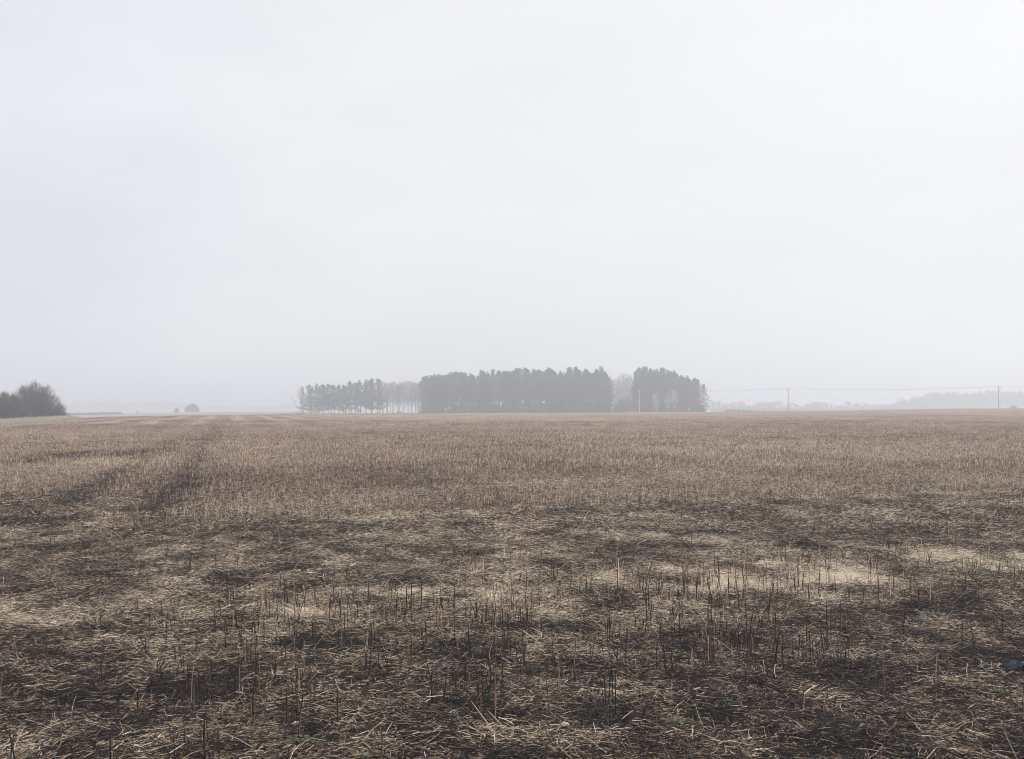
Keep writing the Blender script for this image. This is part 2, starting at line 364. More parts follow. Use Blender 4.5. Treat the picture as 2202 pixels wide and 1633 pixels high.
def library(name, meshes, m):
    col = bpy.data.collections.new(name)
    for i, me in enumerate(meshes):
        me.materials.append(m); col.objects.link(bpy.data.objects.new(f'{name}_{i:02d}', me))
    return col
def scatter(name, col, nvar, X, Y, rot, scl, zone, dz=0, label=None, idx=None):
    n = len(X); me = bpy.data.meshes.new(name); me.vertices.add(n)
    Zg = ground(X, Y) + dz
    me.vertices.foreach_set('co', np.stack([X, Y, Zg], 1).astype(np.float32).ravel())
    e = me.attributes.new('rot', 'FLOAT_VECTOR', 'POINT'); e.data.foreach_set('vector', np.stack([rng.normal(0, .03, n), rng.normal(0, .03, n), rot], 1).astype(np.float32).ravel())
    e = me.attributes.new('scl', 'FLOAT_VECTOR', 'POINT'); e.data.foreach_set('vector', np.asarray(scl, np.float32).ravel())
    e = me.attributes.new('idx', 'INT', 'POINT'); e.data.foreach_set('value', (rng.integers(0, nvar, n) if idx is None else idx).astype(np.int32))
    e = me.attributes.new('zone', 'FLOAT', 'POINT'); e.data.foreach_set('value', np.asarray(zone, np.float32))
    o = obj(name, me); tag(o, kind='stuff')
    if label: o['label'] = label[0]; o['category'] = label[1]
    ng = bpy.data.node_groups.new(name, 'GeometryNodeTree')
    ng.interface.new_socket('Geometry', in_out='INPUT', socket_type='NodeSocketGeometry')
    ng.interface.new_socket('Geometry', in_out='OUTPUT', socket_type='NodeSocketGeometry')
    gi = ng.nodes.new('NodeGroupInput'); go = ng.nodes.new('NodeGroupOutput')
    ip = ng.nodes.new('GeometryNodeInstanceOnPoints'); ci = ng.nodes.new('GeometryNodeCollectionInfo')
    ci.inputs['Collection'].default_value = col; ci.inputs['Separate Children'].default_value = True; ci.inputs['Reset Children'].default_value = True
    def na(nm, ty):
        q = ng.nodes.new('GeometryNodeInputNamedAttribute'); q.data_type = ty; q.inputs['Name'].default_value = nm; return q.outputs['Attribute']
    l = ng.links; l.new(gi.outputs[0], ip.inputs['Points']); l.new(ci.outputs[0], ip.inputs['Instance'])
    ip.inputs['Pick Instance'].default_value = True
    l.new(na('idx', 'INT'), ip.inputs['Instance Index']); l.new(na('rot', 'FLOAT_VECTOR'), ip.inputs['Rotation']); l.new(na('scl', 'FLOAT_VECTOR'), ip.inputs['Scale'])
    l.new(ip.outputs[0], go.inputs[0])
    md = o.modifiers.new('scatter', 'NODES'); md.node_group = ng
    return o
def wedge(sp, y0, y1, um=.62, side=1.5, frame=None):
    """jittered grid of ground points over the wedge of field in front of the camera"""
    n = int((y1 * um + side) / sp) + 1; yy = np.arange(y0, y1, sp); xx = np.arange(-n, n + 1) * sp
    gx, gy = np.meshgrid(xx, yy); gx = gx.ravel() + rng.uniform(-.5, .5, gx.size) * sp; gy = gy.ravel() + rng.uniform(-.5, .5, gy.size) * sp
    k = (np.abs(gx) < gy * um + side) & (gy > y0) & (gy < y1); return gx[k], gy[k]

# lying straw, three grades
lA = library('near_straw', [litter(140, .17, (.0011, .0026), (.012, .13), .018, 100 + i, i % 3 == 0) for i in range(16)], M_straw)
x, y = wedge(.115, 2.8, 12.5); _, z_, f_, tr_, _s = maps(x, y); n = len(x)
scatter('lying_straw', lA, 16, x, y, rng.uniform(0, 6.28, n), np.repeat(rng.uniform(.62, 1.05, n)[:, None], 3, 1), z_, label=('matted dark and pale straw lying over the foreground soil', 'straw'))
lB = library('mid_straw', [litter(350, .36, (.0015, .0034), (.02, .14), .018, 200 + i, i % 3 == 0) for i in range(10)], M_straw)
x, y = wedge(.27, 12.5, 40); _, z_, f_, tr_, _s = maps(x, y); n = len(x)
scatter('lying_straw', lB, 10, x, y, rng.uniform(0, 6.28, n), np.repeat(rng.uniform(.8, 1.2, n)[:, None], 3, 1), z_, label=('loose straw lying between the stubble rows in the middle of the field', 'straw'))
lC = library('far_straw', [litter(620, 1.4, (.004, .007), (.05, .22), .015, 300 + i) for i in range(6)], M_straw)
x, y = wedge(1.3, 40, 130); _, z_, f_, tr_, _s = maps(x, y); k = in_field(x, y) < 1; x, y, z_ = x[k], y[k], z_[k]; n = len(x)
scatter('lying_straw', lC, 6, x, y, rng.uniform(0, 6.28, n), np.repeat(rng.uniform(.8, 1.2, n)[:, None], 3, 1), z_, label=('loose straw far out on the stubble field', 'straw'))

# standing stubble: near plants one by one, then row patches
def plant(i):
    g = np.random.default_rng(400 + i); k = g.integers(1, 4)
    return stalks(g.normal(0, .014, (k, 2)), (.12, .28), (.0019, .0044), .13, 500 + i, (1.1, 1.3))
sA = library('near_stubble', [plant(i) for i in range(24)], M_stalk)
x, y = wedge(.088, 2.8, 26, .6, 1.0); st_, z_, f_, tr_, _s = maps(x, y)
k = rng.random(len(x)) < np.clip(st_ * .088 ** 2 * 1.0, 0, 1); x, y, z_, f_ = x[k], y[k], z_[k], f_[k]; n = len(x)
rr_ = x * ROW[1] - y * ROW[0]; q = np.round(rr_ / .17) * .17 - rr_; x = x + q * ROW[1] * f_ * .3; y = y - q * ROW[0] * f_ * .3
zz = np.clip(.30 + .25 * (z_ - .4) + .28 * f_ + rng.normal(0, .07, n) - .10 * sstep((8.5 - y) / 2), .02, 1)
sc = rng.uniform(.55, 1.15, n) * (1 - .36 * f_) * (1 - .12 * sstep((y - 7) / 3)); scatter('standing_stubble', sA, 24, x, y, rng.uniform(0, 6.28, n), np.stack([sc ** .5, sc ** .5, sc], 1), zz, label=('upright cut stalks standing in clumps across the near field', 'stubble'))
def rows(w, sp, per_m, h, r, seed):
    g = np.random.default_rng(seed); q = []
    for rw in np.arange(-w / 2 + sp / 2, w / 2, sp):
        k = max(1, int(per_m * w)); q.append(np.stack([rw + g.normal(0, sp * .18, k), g.uniform(-w / 2, w / 2, k)], 1))
    return stalks(np.concatenate(q), h, r, .09, seed + 1)
th = math.atan2(-ROW[0], ROW[1])
dens = [16, 16, 13, 13, 8, 8, 3, 3]
sB = library('row_stubble', [rows(.6, .2, d, (.07, .18), (.003, .006), 600 + i * 7) for i, d in enumerate(dens)], M_stalk)
x, y = wedge(.55, 26, 95, .6, 1.0); st_, z_, f_, tr_, sw_ = maps(x, y); k = in_field(x, y) < 1; x, y, z_, st_ = x[k], y[k], z_[k], st_[k]; n = len(x)
lv = np.clip(((88 - st_) / 24).astype(int), 0, 3) * 2 + rng.integers(0, 2, n)
zz = np.clip(.565 + .5 * (z_ - .45) + rng.normal(0, .05, n), .02, 1); sc = rng.uniform(.75, 1.1, n)
scatter('standing_stubble', sB, 8, x, y, th + rng.choice([0, np.pi], n), np.stack([np.ones(n), np.ones(n), sc], 1), zz, label=('brown stubble in drilled rows across the middle distance', 'stubble'), idx=lv)
sC = library('far_stubble', [rows(1.8, .36, d, (.08, .17), (.007, .012), 700 + i * 7) for i, d in enumerate([14, 14, 11, 11, 7, 7])], M_stalk)
x, y = wedge(1.7, 95, 372, .6, 2.0); st_, z_, f_, tr_, sw_ = maps(x, y); k = in_field(x, y) < .995; x, y, z_, st_ = x[k], y[k], z_[k], st_[k]; n = len(x)
lv = np.clip(((86 - st_) / 24).astype(int), 0, 2) * 2 + rng.integers(0, 2, n)
zz = np.clip(.56 + .8 * (z_ - .45) + rng.normal(0, .04, n), .02, 1)
scatter('standing_stubble', sC, 6, x, y, th + rng.choice([0, np.pi], n), np.ones((n, 3)), zz, label=('hazy brown stubble at the far edge of the field', 'stubble'), idx=lv)

# ---------------------------------------------------------------- trees
def pine_meshes(seed, H, cb=.42, W=2.4, lop=0.0, dense=1.0, slim=False):
    g = np.random.default_rng(seed); T, K = Geo(), Geo()
    n = 7; zs = np.linspace(-.3, H * .98, n + 1); dx = np.cumsum(g.normal(0, .09, n + 1)) * .7; dy = np.cumsum(g.normal(0, .09, n + 1)) * .7
    pt = np.stack([dx, dy, zs], 1); rad = np.interp(zs, [0, H], [.20, .035])
    T.tubes(pt[:-1], pt[1:], rad[:-1], rad[1:], k=6, tone=np.full(n, .5))
    z = cb * H
    cr = H - z; zb = z
    while z < H - .1:
        t = (z - zb) / cr
        Rr = W * (min(1, .6 + t * 1.8) * (1 - t) ** .75) * (1 + .22 * math.sin(z * 2.1 + seed)) + .2
        nb = g.integers(4, 7); ph = g.uniform(0, 6.28)
        for b in range(nb):
            a = ph + b * 2 * np.pi / nb + g.normal(0, .25); ln = Rr * g.uniform(.4, 1.3) * (1 + lop * math.cos(a))
            el = .12 + .75 * t + g.normal(0, .10); c0 = np.array([np.interp(z, zs, dx), np.interp(z, zs, dy), z])
            d = np.array([math.cos(a) * math.cos(el), math.sin(a) * math.cos(el), math.sin(el)])
            p1 = c0 + d * ln * .6; p2 = p1 + (d + np.array([0, 0, .45])) * ln * .4
            T.tubes([c0, p1], [p1, p2], [.05, .03], [.03, .012], [.5, .5])
            m = max(2, int(ln / .36 * dense)); s = g.uniform(.28, 1.0, m); s[0] = 1.0
            base = np.where((s < .6)[:, None], c0 + (p1 - c0) * (s / .6)[:, None], p1 + (p2 - p1) * ((s - .6) / .4)[:, None])
            side = np.array([-math.sin(a), math.cos(a), 0]); base = base + side * (g.normal(0, .26, m) * (1.15 - s) * min(ln, 1.8))[:, None]; base[:, 2] += g.normal(.04, .10, m)
            if t > .6:                              # upright candle shoots break up the outline
                e0 = base[:1] + [0, 0, .05]; hs = g.uniform(.2, .65); base = np.concatenate([base, e0 + [0, 0, hs * .5], e0 + [0, 0, hs]]); m += 2
            k = 9; C0 = np.repeat(base, k, 0); q = g.normal(0, 1, (m * k, 3)); q[:, 2] = np.abs(q[:, 2]) * .8 + .1; q /= np.linalg.norm(q, axis=1)[:, None]
            L_ = g.uniform(.2, .44, m * k)[:, None]; s1 = np.cross(q, g.normal(0, 1, (m * k, 3))); s1 /= np.linalg.norm(s1, axis=1)[:, None]
            A0 = C0 + s1 * .085; A1 = C0 - s1 * .085; A2 = C0 + q * L_
            VV = np.stack([A0, A1, A2], 1).reshape(-1, 3); K.add(VV, None, np.arange(m * k * 3).reshape(-1, 3), np.repeat(g.random(m), k * 3))
        z += g.uniform(.42, .78)
    if cb > .2:                                       # dead snags below the crown
        for i in range(16):
            z = g.uniform(.12, cb) * H; a = g.uniform(0, 6.28); c0 = np.array([np.interp(z, zs, dx), np.interp(z, zs, dy), z]); ln = g.uniform(.3, 1.3)
            T.tubes([c0], [c0 + np.array([math.cos(a), math.sin(a), .15]) * ln], [.025], [.008])
    return T.mesh('pine_trunk'), K.mesh('pine_crown')

def grow(G, p, d, ln, r, depth, g, spread, up, split=(2, 3), shrink=(.62, .85), rmin=.012):
    """recursive bare branching, collects tubes into lists"""
    steps = 2 if depth > 1 else 1
    for i in range(steps):
        q = p + d * ln / steps; G.append((p, q, r, max(r * .82, rmin * .7))); p = q; r = max(r * .82, rmin)
        d = d + g.normal(0, .10, 3) + np.array([0, 0, up * .25]); d /= np.linalg.norm(d)
    if depth == 0: return
    for c in range(g.integers(split[0], split[1] + 1)):
        nd = d + g.normal(0, spread, 3) + np.array([0, 0, up]); nd /= np.linalg.norm(nd)
        grow(G, p, nd, ln * g.uniform(*shrink), max(r * .72, rmin), depth - 1, g, spread, up, split, shrink, rmin)
def segs_mesh(name, sg, k=3, tones=None):
    G = Geo(); a = np.array([s[0] for s in sg]); b = np.array([s[1] for s in sg]); r0 = np.array([s[2] for s in sg]); r1 = np.array([s[3] for s in sg])
    G.tubes(a, b, r0, r1, np.random.default_rng(1).random(len(sg)), k, cap=False); return G.mesh(name)
def round_tree(seed, H, spread=.42, depth=5, up=.18, r=.2, rmin=.022, trunk=.22):
    g = np.random.default_rng(seed); tr = [(np.array([0, 0, -.3]), np.array([0, 0, H * trunk]), r, r * .8)]; G = []
    for c in range(3):
        d = np.array([math.cos(c * 2.1 + seed), math.sin(c * 2.1 + seed), 1.5]); d /= np.linalg.norm(d)
        grow(G, np.array([0, 0, H * trunk]), d, H * .24, r * .6, depth, g, spread, up, rmin=rmin)
    top = max(s[1][2] for s in G); k = (H - H * trunk) / (top - H * trunk)
    G = [(np.array([a[0], a[1], H * trunk + (a[2] - H * trunk) * k]), np.array([b[0], b[1], H * trunk + (b[2] - H * trunk) * k]), r0, r1) for a, b, r0, r1 in G]
    return segs_mesh('bare_trunk', tr, 6), segs_mesh('bare_crown', G)
def poplar(seed, H, rmin=.02):
    g = np.random.default_rng(seed); n = 6; zs = np.linspace(-.3, H, n + 1); dx = np.cumsum(g.normal(0, .10, n + 1)); pt = np.stack([dx, g.normal(0, .1, n + 1), zs], 1)
    rad = np.interp(zs, [0, H], [.11, .025]); tr = [(pt[i], pt[i + 1], rad[i], rad[i + 1]) for i in range(n)]; G = []
    for i in range(38):
        z = H * g.uniform(.12, .94); a = g.uniform(0, 6.28); c0 = np.array([np.interp(z, zs, dx), 0, z])
        d = np.array([math.cos(a) * .7, math.sin(a) * .7, 1]); d /= np.linalg.norm(d); l = (H - z) * .32 + .5
        grow(G, c0, d, min(l, 2.4), .035, 2, g, .3, .22, (2, 3), (.5, .8), rmin)
    G = [(a, b, r0, r1) for a, b, r0, r1 in G if b[2] < H * 1.04]
    return segs_mesh('bare_trunk', tr, 5), segs_mesh('bare_crown', G)
def bush_meshes(seed, W, H, n=320, r=.012, twig=16, flat=.95):
    """a dense bare bush: stems fan out from the base and end all over a dome"""
    g = np.random.default_rng(seed); S_, Tw = [], []
    for i in range(n):
        a = g.uniform(0, 6.28); zt = min(.995, g.random() ** 1.1 + .01); e = math.asin(zt); bump = 1 + .08 * math.sin(3 * a + seed) * math.cos(e) + .05 * math.sin(7 * a + 5 * e) + g.normal(0, .025)
        tgt = np.array([math.cos(a) * (1 - zt) ** .47 * W / 2, math.sin(a) * (1 - zt) ** .47 * W / 2, zt * H]) * bump * g.choice([1, .8, .6], p=[.6, .25, .15])
        b0 = np.array([math.cos(a), math.sin(a), 0]) * W * .25 * g.random(); b0[2] = -.1; p = b0; m = 6
        for s in range(1, m + 1):
            t = s / m; q = b0 + (tgt - b0) * np.array([t ** 1.15, t ** 1.15, t ** .85]) + g.normal(0, .05 * H / 4, 3) * (1 if s < m else 0)
            rr0 = r * (3.2 - 2.4 * (s - 1) / m); S_.append((p, q, rr0, rr0 * .8)); p2 = p; p = q
            if s >= 2:
                for _ in range((twig // 5 + 1) * (3 if s == m else 1)):
                    b1 = p2 + (q - p2) * g.random(); d = (q - p2) / (np.linalg.norm(q - p2) + 1e-6) + g.normal(0, .6, 3) + np.array([0, 0, .15]); d /= np.linalg.norm(d)
                    l = g.uniform(.16, .34) * (H / 3.2) ** .6; e1 = b1 + d * l; Tw.append((b1, e1, r * .8, r * .6))
                    d2 = d + g.normal(0, .5, 3); Tw.append((e1, e1 + d2 * l * .6, r * .6, r * .4))
                    d3 = d + g.normal(0, .5, 3); Tw.append((e1, e1 + d3 * l * .6, r * .6, r * .4))
    return segs_mesh('bush_stems', S_), segs_mesh('bush_twigs', Tw)
def leafy_meshes(seed, W, H, n=900, leaf=.3, base=.15):
    g = np.random.default_rng(seed); K = Geo(); G = []
    for i in range(26):
        a = g.uniform(0, 6.28); e = g.uniform(.2, 1.4); q = np.array([math.cos(a) * math.cos(e) * W * .4, math.sin(a) * math.cos(e) * W * .4, base * H + math.sin(e) * H * .75])
        G.append((np.array([0, 0, -.2]), np.array([0, 0, base * H]), .12, .1)); G.append((np.array([0, 0, base * H]), q, .05, .02))
    a = g.uniform(0, 6.28, n); e = np.arcsin(g.uniform(-.15, 1, n)); lump = 1 + .14 * np.sin(5 * a + 3 * e + seed); rr1 = g.uniform(.55, 1.0, n) ** .5 * lump
    c = np.stack([np.cos(a) * np.cos(e) * W / 2 * rr1, np.sin(a) * np.cos(e) * W / 2 * rr1, base * H + np.maximum(np.sin(e), -.1) * H * (1 - base) * rr1], 1)
    k = 5; C0 = np.repeat(c, k, 0) + g.normal(0, leaf * .5, (n * k, 3)); s0, s1 = g.normal(0, leaf * .45, (2, n * k, 3))
    K.add(np.stack([C0, C0 + s0, C0 + s1], 1).reshape(-1, 3), None, np.arange(n * k * 3).reshape(-1, 3), np.repeat(g.random(n), k * 3))
    return segs_mesh('leafy_stems', G), K.mesh('leafy_crown')

def tree(name, meshes, loc, label, cat='tree', group=None, mats=None, parts=('trunk', 'crown'), scale=(1, 1, 1), rz=0.):
    e = bpy.data.objects.new(name, None); C.objects.link(e); e.location = loc; e.rotation_euler = (0, 0, rz); e.scale = scale
    tag(e, label, cat, group)
    for nm, me, mt in zip(parts, meshes, mats):
        obj(nm, me, mt, e)
    return e
rng = np.random.default_rng(29)
PM = (M_pbark, M_needle); BM = (M_bark, M_twig)
H0p = 15.0
pines = [pine_meshes(10 + i, H0p, (.16, .30, .44)[i % 3], 2.6 + .35 * (i % 4), lop=.2 * (i % 3 - 1), dense=1.1 + .2 * (i % 2)) for i in range(12)]
lowp = [pine_meshes(40 + i, 12.0, (.07, .13, .22, .32, .36, .27)[i], 3.3 + .2 * (i % 4), lop=.25 * (i % 2), dense=1.05) for i in range(6)]
edgep = [pine_meshes(60 + i, 14.0, .06, 3.0, lop=.12) for i in range(3)]
leanp = pine_meshes(75, 10.5, .12, 2.9, lop=-.4, dense=.85)

def place_pine(u, D, vtop, lib, Hl, label, group, wide=1.0, flip=0.):
    x, y, z = at(u, D); H = htop(vtop, D, z); s = H / Hl
    sxy = wide * (.45 + .55 * s) * (rng.uniform(.85, 1.25) if wide > 1.01 else 1)
    return tree('pine_tree', lib[rng.integers(len(lib))], (x, y, z - .05), label, 'tree', group, PM, scale=(sxy, sxy, s), rz=flip if flip else rng.uniform(0, 6.28))

# the short row of pines on the left of the wood
x, y, z = at(650.5, 386); H = htop(836, 386, z)
tree('pine_tree', leanp, (x, y, z - .05), 'lone open-branched pine at the far left end of the wood, boughs reaching left', 'tree', None, PM, scale=(H / 10.5,) * 3)
words = ['second', 'third', 'fourth', 'fifth', 'sixth', 'seventh', 'eighth', 'ninth', 'tenth', 'eleventh', 'twelfth', 'thirteenth', 'fourteenth']
tops = [(664, 832), (679, 829), (694, 831), (706, 830), (718, 832), (729, 831), (739, 832), (752, 824.5), (764, 827), (775, 823), (787, 820.5), (799, 819), (812, 818.5)]
for i, (u, v) in enumerate(tops):
    place_pine(u, 387 + (i % 2), v, lowp if i > 2 else lowp[:2], 12.0, f'{words[i]} pine from the left end in the low row left of the bare trees', 'pines in the low left row', 1.0)
for i, u in enumerate(np.linspace(670, 814, 11)):
    v = np.interp(u, [q[0] for q in tops], [q[1] for q in tops]) + rng.uniform(1.5, 5)
    place_pine(u + rng.uniform(-2, 2), 392 + rng.uniform(-1, 2), v, lowp, 12.0, 'pine half hidden behind the low left row of the wood', 'pines behind the low left row', 1.0)
# bare trees standing between the two pine blocks
pops = [poplar(80 + i, 13.0) for i in range(6)]
k = 0
for r_, n_ in ((387, 12), (391, 9), (396, 8)):
    for u in np.linspace(823, 908, n_):
        x, y, z = at(u + rng.uniform(-2, 2), r_ + rng.uniform(-1, 1)); H = htop(819 + rng.uniform(0, 8) + .7 * abs(u - 865) / 20, r_, z)
        tree('bare_tree', pops[rng.integers(6)], (x, y, z - .05), ('front-row' if r_ == 387 else 'rear') + ' pale leafless tree between the low pine row and the tall block', 'tree', ('front' if r_ == 387 else 'rear') + ' leafless trees between the pine blocks', (M_pale_twig, M_pale_twig), scale=(.95, .95, H / 13), rz=rng.uniform(0, 6.28)); k += 1
# tall middle block
mt_x = [908, 925, 945, 960, 985, 1005, 1020, 1033, 1057, 1080, 1100, 1118, 1133, 1150, 1180, 1195, 1210, 1225, 1250, 1275, 1293, 1304, 1314]
mt_y = [815, 811, 810, 809, 805, 806, 810, 804, 802, 803, 800, 797, 799, 801, 800, 803, 806, 797, 798, 802, 797, 806, 822]
def block_label(u):
    return ('tall pine in the left third of the long middle block' if u < 1045 else
            'tall pine in the centre of the long middle block' if u < 1180 else 'tall pine in the right third of the long middle block')
for r_, sp_, off in ((386, 15.5, 0), (391, 15, 6), (397, 12.5, 2), (404, 12.5, 9)):
    for u in np.arange(914 + off, 1313, sp_):
        uu = u + rng.uniform(-6.5, 6.5); v = np.interp(uu, mt_x, mt_y) + rng.choice([-3.2, -.5, 2, 5], p=[.17, .35, .28, .2])
        row = 'front-row' if r_ == 386 else 'second-row' if r_ == 391 else 'rear'
        lab = block_label(uu).replace('tall pine', 'tall ' + row + ' pine')
        place_pine(uu, r_ + rng.uniform(-1.2, 1.2), v, pines, H0p, lab, lab.replace('pine in', 'pines in'), 1.05)
place_pine(1309, 386, 812, edgep[:1], 14.0, 'full-skirted pine closing the right end of the long middle block', None, .82)
# right hand block
rt_x = [1362, 1372, 1386, 1400, 1415, 1432, 1445, 1460, 1470, 1485, 1495, 1505, 1514]
rt_y = [806, 796, 794, 798, 798, 799, 804, 809, 811, 816, 817, 823, 832]
for r_, sp_, off in ((388, 14, 0), (393, 14, 6), (399, 14, 3), (405, 15, 8)):
    for u in np.arange(1366 + off, 1504, sp_):
        uu = u + rng.uniform(-3, 3); v = np.interp(uu, rt_x, rt_y) + rng.choice([-3.2, -.5, 2, 5], p=[.17, .38, .25, .2])
        near = uu < 1440
        place_pine(uu, r_ + rng.uniform(-1, 1), v, pines, H0p, ('front-row' if r_ == 388 else 'rear') + (' pine in the highest part of the right block behind the pole' if near else ' pine on the sloping right shoulder of the right block'),
                   ('front-row' if r_ == 388 else 'rear') + (' pines of the right block, high part' if near else ' pines of the right block, sloping part'), 1.05)
place_pine(1513, 386, 829, edgep[1:2], 14.0, 'wide pine with boughs to the ground at the right end of the wood', None, 1.1)
place_pine(1499, 384, 820, edgep[2:3], 14.0, 'full pine second from the right end of the wood', None, .9)
# pale bare trees in the gap and against the right block
rounds = [round_tree(120 + i, 8.0, .40 + .05 * (i % 3), 5, .16 + .05 * (i % 2)) for i in range(7)]
for u, D, v in ((1318, 470, 828), (1323, 475, 822), (1329, 480, 818), (1337, 470, 812), (1346, 478, 810), (1354, 472, 812), (1361, 470, 815), (1344, 490, 814), (1333, 490, 816), (1326, 440, 816), (1334, 436, 808), (1342, 445, 803), (1350, 438, 810), (1357, 442, 805), (1330, 415, 836), (1341, 412, 832), (1352, 413, 828), (1322, 410, 846)):
    x, y, z = at(u, D); H = htop(v, D, z)
    tree('bare_tree', pops[rng.integers(6)], (x, y, z - .05), 'pale misty leafless tree in the gap between the tall blocks', 'tree', 'misty leafless trees in the gap of the wood', BM, scale=(1.25, 1.25, H / 13), rz=rng.uniform(0, 6.28))
birch = [poplar(140 + i, 8.0, .012) for i in range(3)]
for i, (u, v, lab) in enumerate(((1407.5, 846, 'thin pale-stemmed birch right of the pole, left of a twin stem'), (1411.5, 850, 'pale birch stem twinned with a thinner one right of the pole'), (1437, 846, 'lone pale birch at the foot of the right block'),
                  (1447, 838, 'tall forked pale birch before the right shoulder of the wood'), (1453, 842, 'pale birch just right of the tall forked one'))):
    x, y, z = at(u, 381); H = htop(v, 381, z); s = H / 8
    bt, bc = birch[i % 3]
    tree('birch_tree', (bt, bc), (x, y, z - .05), lab, 'tree', 'pale birches before the right block', (M_birch, M_birch), scale=(.7, .7, s), rz=rng.uniform(0, 6.28))
# undergrowth inside the wood: leafless scrub nobody could count
ub = bush_meshes(90, 4.0, 3.2, 60, .02, 10)
for me in ub: me.materials.append(M_twig)
ucol = bpy.data.collections.new('scrub'); [ucol.objects.link(bpy.data.objects.new(f'scrub_{i}', me)) for i, me in enumerate(ub)]
u_ = np.concatenate([rng.uniform(855, 905, 6), rng.uniform(905, 1318, 120), rng.uniform(1320, 1512, 55)]); d_ = rng.uniform(388, 407, len(u_)); x = (u_ - CX) / F * d_
x2 = np.repeat(x, 2); y2 = np.repeat(d_, 2); n = len(x2); s_ = np.repeat(np.where(u_ < 908, .35, rng.uniform(.5, 1.9, len(x))), 2)
scatter('undergrowth', ucol, 2, x2, y2, np.repeat(rng.uniform(0, 6, len(x)), 2), np.repeat(s_[:, None], 3, 1), np.full(n, .5), label=('leafless scrub under the trees of the wood', 'undergrowth'), idx=np.tile([0, 1], len(x)))

# hedge and bush on the left edge
HM = (M_hedge, M_twig)
bm1 = bush_meshes(7, 9.8, 5.8, 760, .011, 22)
x, y, z = at(73, 152)
tree('hawthorn_bush', bm1, (x, y, z - .1), 'big round leafless bush at the left edge of the field', 'bush', None, HM, ('stems', 'twigs'))
bm2 = bush_meshes(8, 7.4, 3.9, 640, .012, 22)
x, y, z = at(8, 133)
tree('hawthorn_bush', bm2, (x, y, z - .1), 'lower brown hedge bush before the big round one, at the photo\'s left edge', 'bush', None, HM, ('stems', 'twigs'))
bm3 = bush_meshes(9, 3.6, 2.2, 130, .013, 18)
for u, D, lab in ((40, 141, 'small dark bush filling the foot between the two left bushes'), (122, 154, 'low spreading bush at the right foot of the big round bush')):
    x, y, z = at(u, D); tree('hawthorn_bush', bm3, (x, y, z - .1), lab, 'bush', None, HM, ('stems', 'twigs'), rz=u * .1)
# pale grass verge below them
def tuft(seed, n=26, h=(.15, .5)):
    g = np.random.default_rng(seed); G = Geo(); p = np.column_stack([g.normal(0, .1, (n, 2)), np.full(n, -.02)]); d = g.normal(0, .35, (n, 3)); d[:, 2] = 1; l = g.uniform(*h, n)
    G.tubes(p, p + d * (l * .6)[:, None], .008, .006, g.random(n)); q = p + d * (l * .6)[:, None]; d2 = d + g.normal(0, .3, (n, 3)); G.tubes(q, q + d2 * (l * .4)[:, None], .006, .002, g.random(n)); return G.mesh('grass_tuft')
gl = library('grass_lib', [tuft(800 + i) for i in range(6)], M_grass)
a0, a1 = np.array(P(-60, 918)), np.array(P(150, 902.5)); t = rng.random(3200); off = rng.normal(0, 1, 3200)
wd = 2.3 - 1.4 * t; px = a0[0] + (a1[0] - a0[0]) * t + off * wd * .9; py = a0[1] + (a1[1] - a0[1]) * t - off * wd * .4 + 3.5 * np.sin(t * 3.1)
scatter('verge_grass', gl, 6, px, py, rng.uniform(0, 6.28, 3200), np.repeat(rng.uniform(.6, 1.5, 3200)[:, None], 3, 1), np.full(3200, .5), label=('pale rough grass verge below the left bushes', 'grass'))

# beyond the left field edge: lone tree, small shrub, far pole
x, y, z = at(413, 600); tree('lone_tree', leafy_meshes(3, 8.8, htop(870, 600, z), 900, .5, .2), (x, y, z - .05), 'lone rounded tree on the far field left of the wood', 'tree', None, (M_bark, M_ever))
x, y, z = at(379.5, 610); tree('small_shrub', leafy_meshes(4, 3.2, htop(877, 610, z), 260, .4, .05), (x, y, z - .05), 'small faint shrub left of the lone rounded tree', 'bush', None, (M_bark, M_twig), ('stems', 'crown'))
x, y, z = at(295.5, 560); tree('small_shrub', leafy_meshes(5, 1.1, htop(884.6, 560, z), 60, .25, .02), (x, y, z - .05), 'tiny dark shrub on the far field edge, left part', 'bush', None, (M_bark, M_twig), ('stems', 'crown'))
# low hedges far away
def hedge(name, u0, u1, D0, D1, hgt, label, seed, mt=M_twig):
    g = np.random.default_rng(seed); sg = []
    for i in range(int(abs(u1 - u0) * 26)):
        t = g.random(); u = u0 + (u1 - u0) * t; D = D0 + (D1 - D0) * t + g.normal(0, .6); xx = (u - CX) / F * D; zz_ = gz(xx, D)
        hh = hgt * (.75 + .25 * math.sin(u * .8) * math.sin(u * .23 + 1)) * g.uniform(.6, 1.1); p = np.array([xx, D, zz_]); q = p + np.array([g.normal(0, .3), g.normal(0, .3), hh])
        sg.append((p, q, .06, .025))
    o = obj(name, segs_mesh(name, sg), mt); return tag(o, label, 'hedge')
hedge('low_hedge', 1560, 1705, 425, 420, 2.1, 'low hedge left of and behind the middle power pole', 1)
hedge('low_hedge', 136, 262, 500, 520, 1.5, 'faint low hedge right of the big left bush on the far field', 2)
hedge('low_hedge', 603, 655, 384, 386, .9, 'low scrubby hedge running left from the foot of the lone end pine', 3)

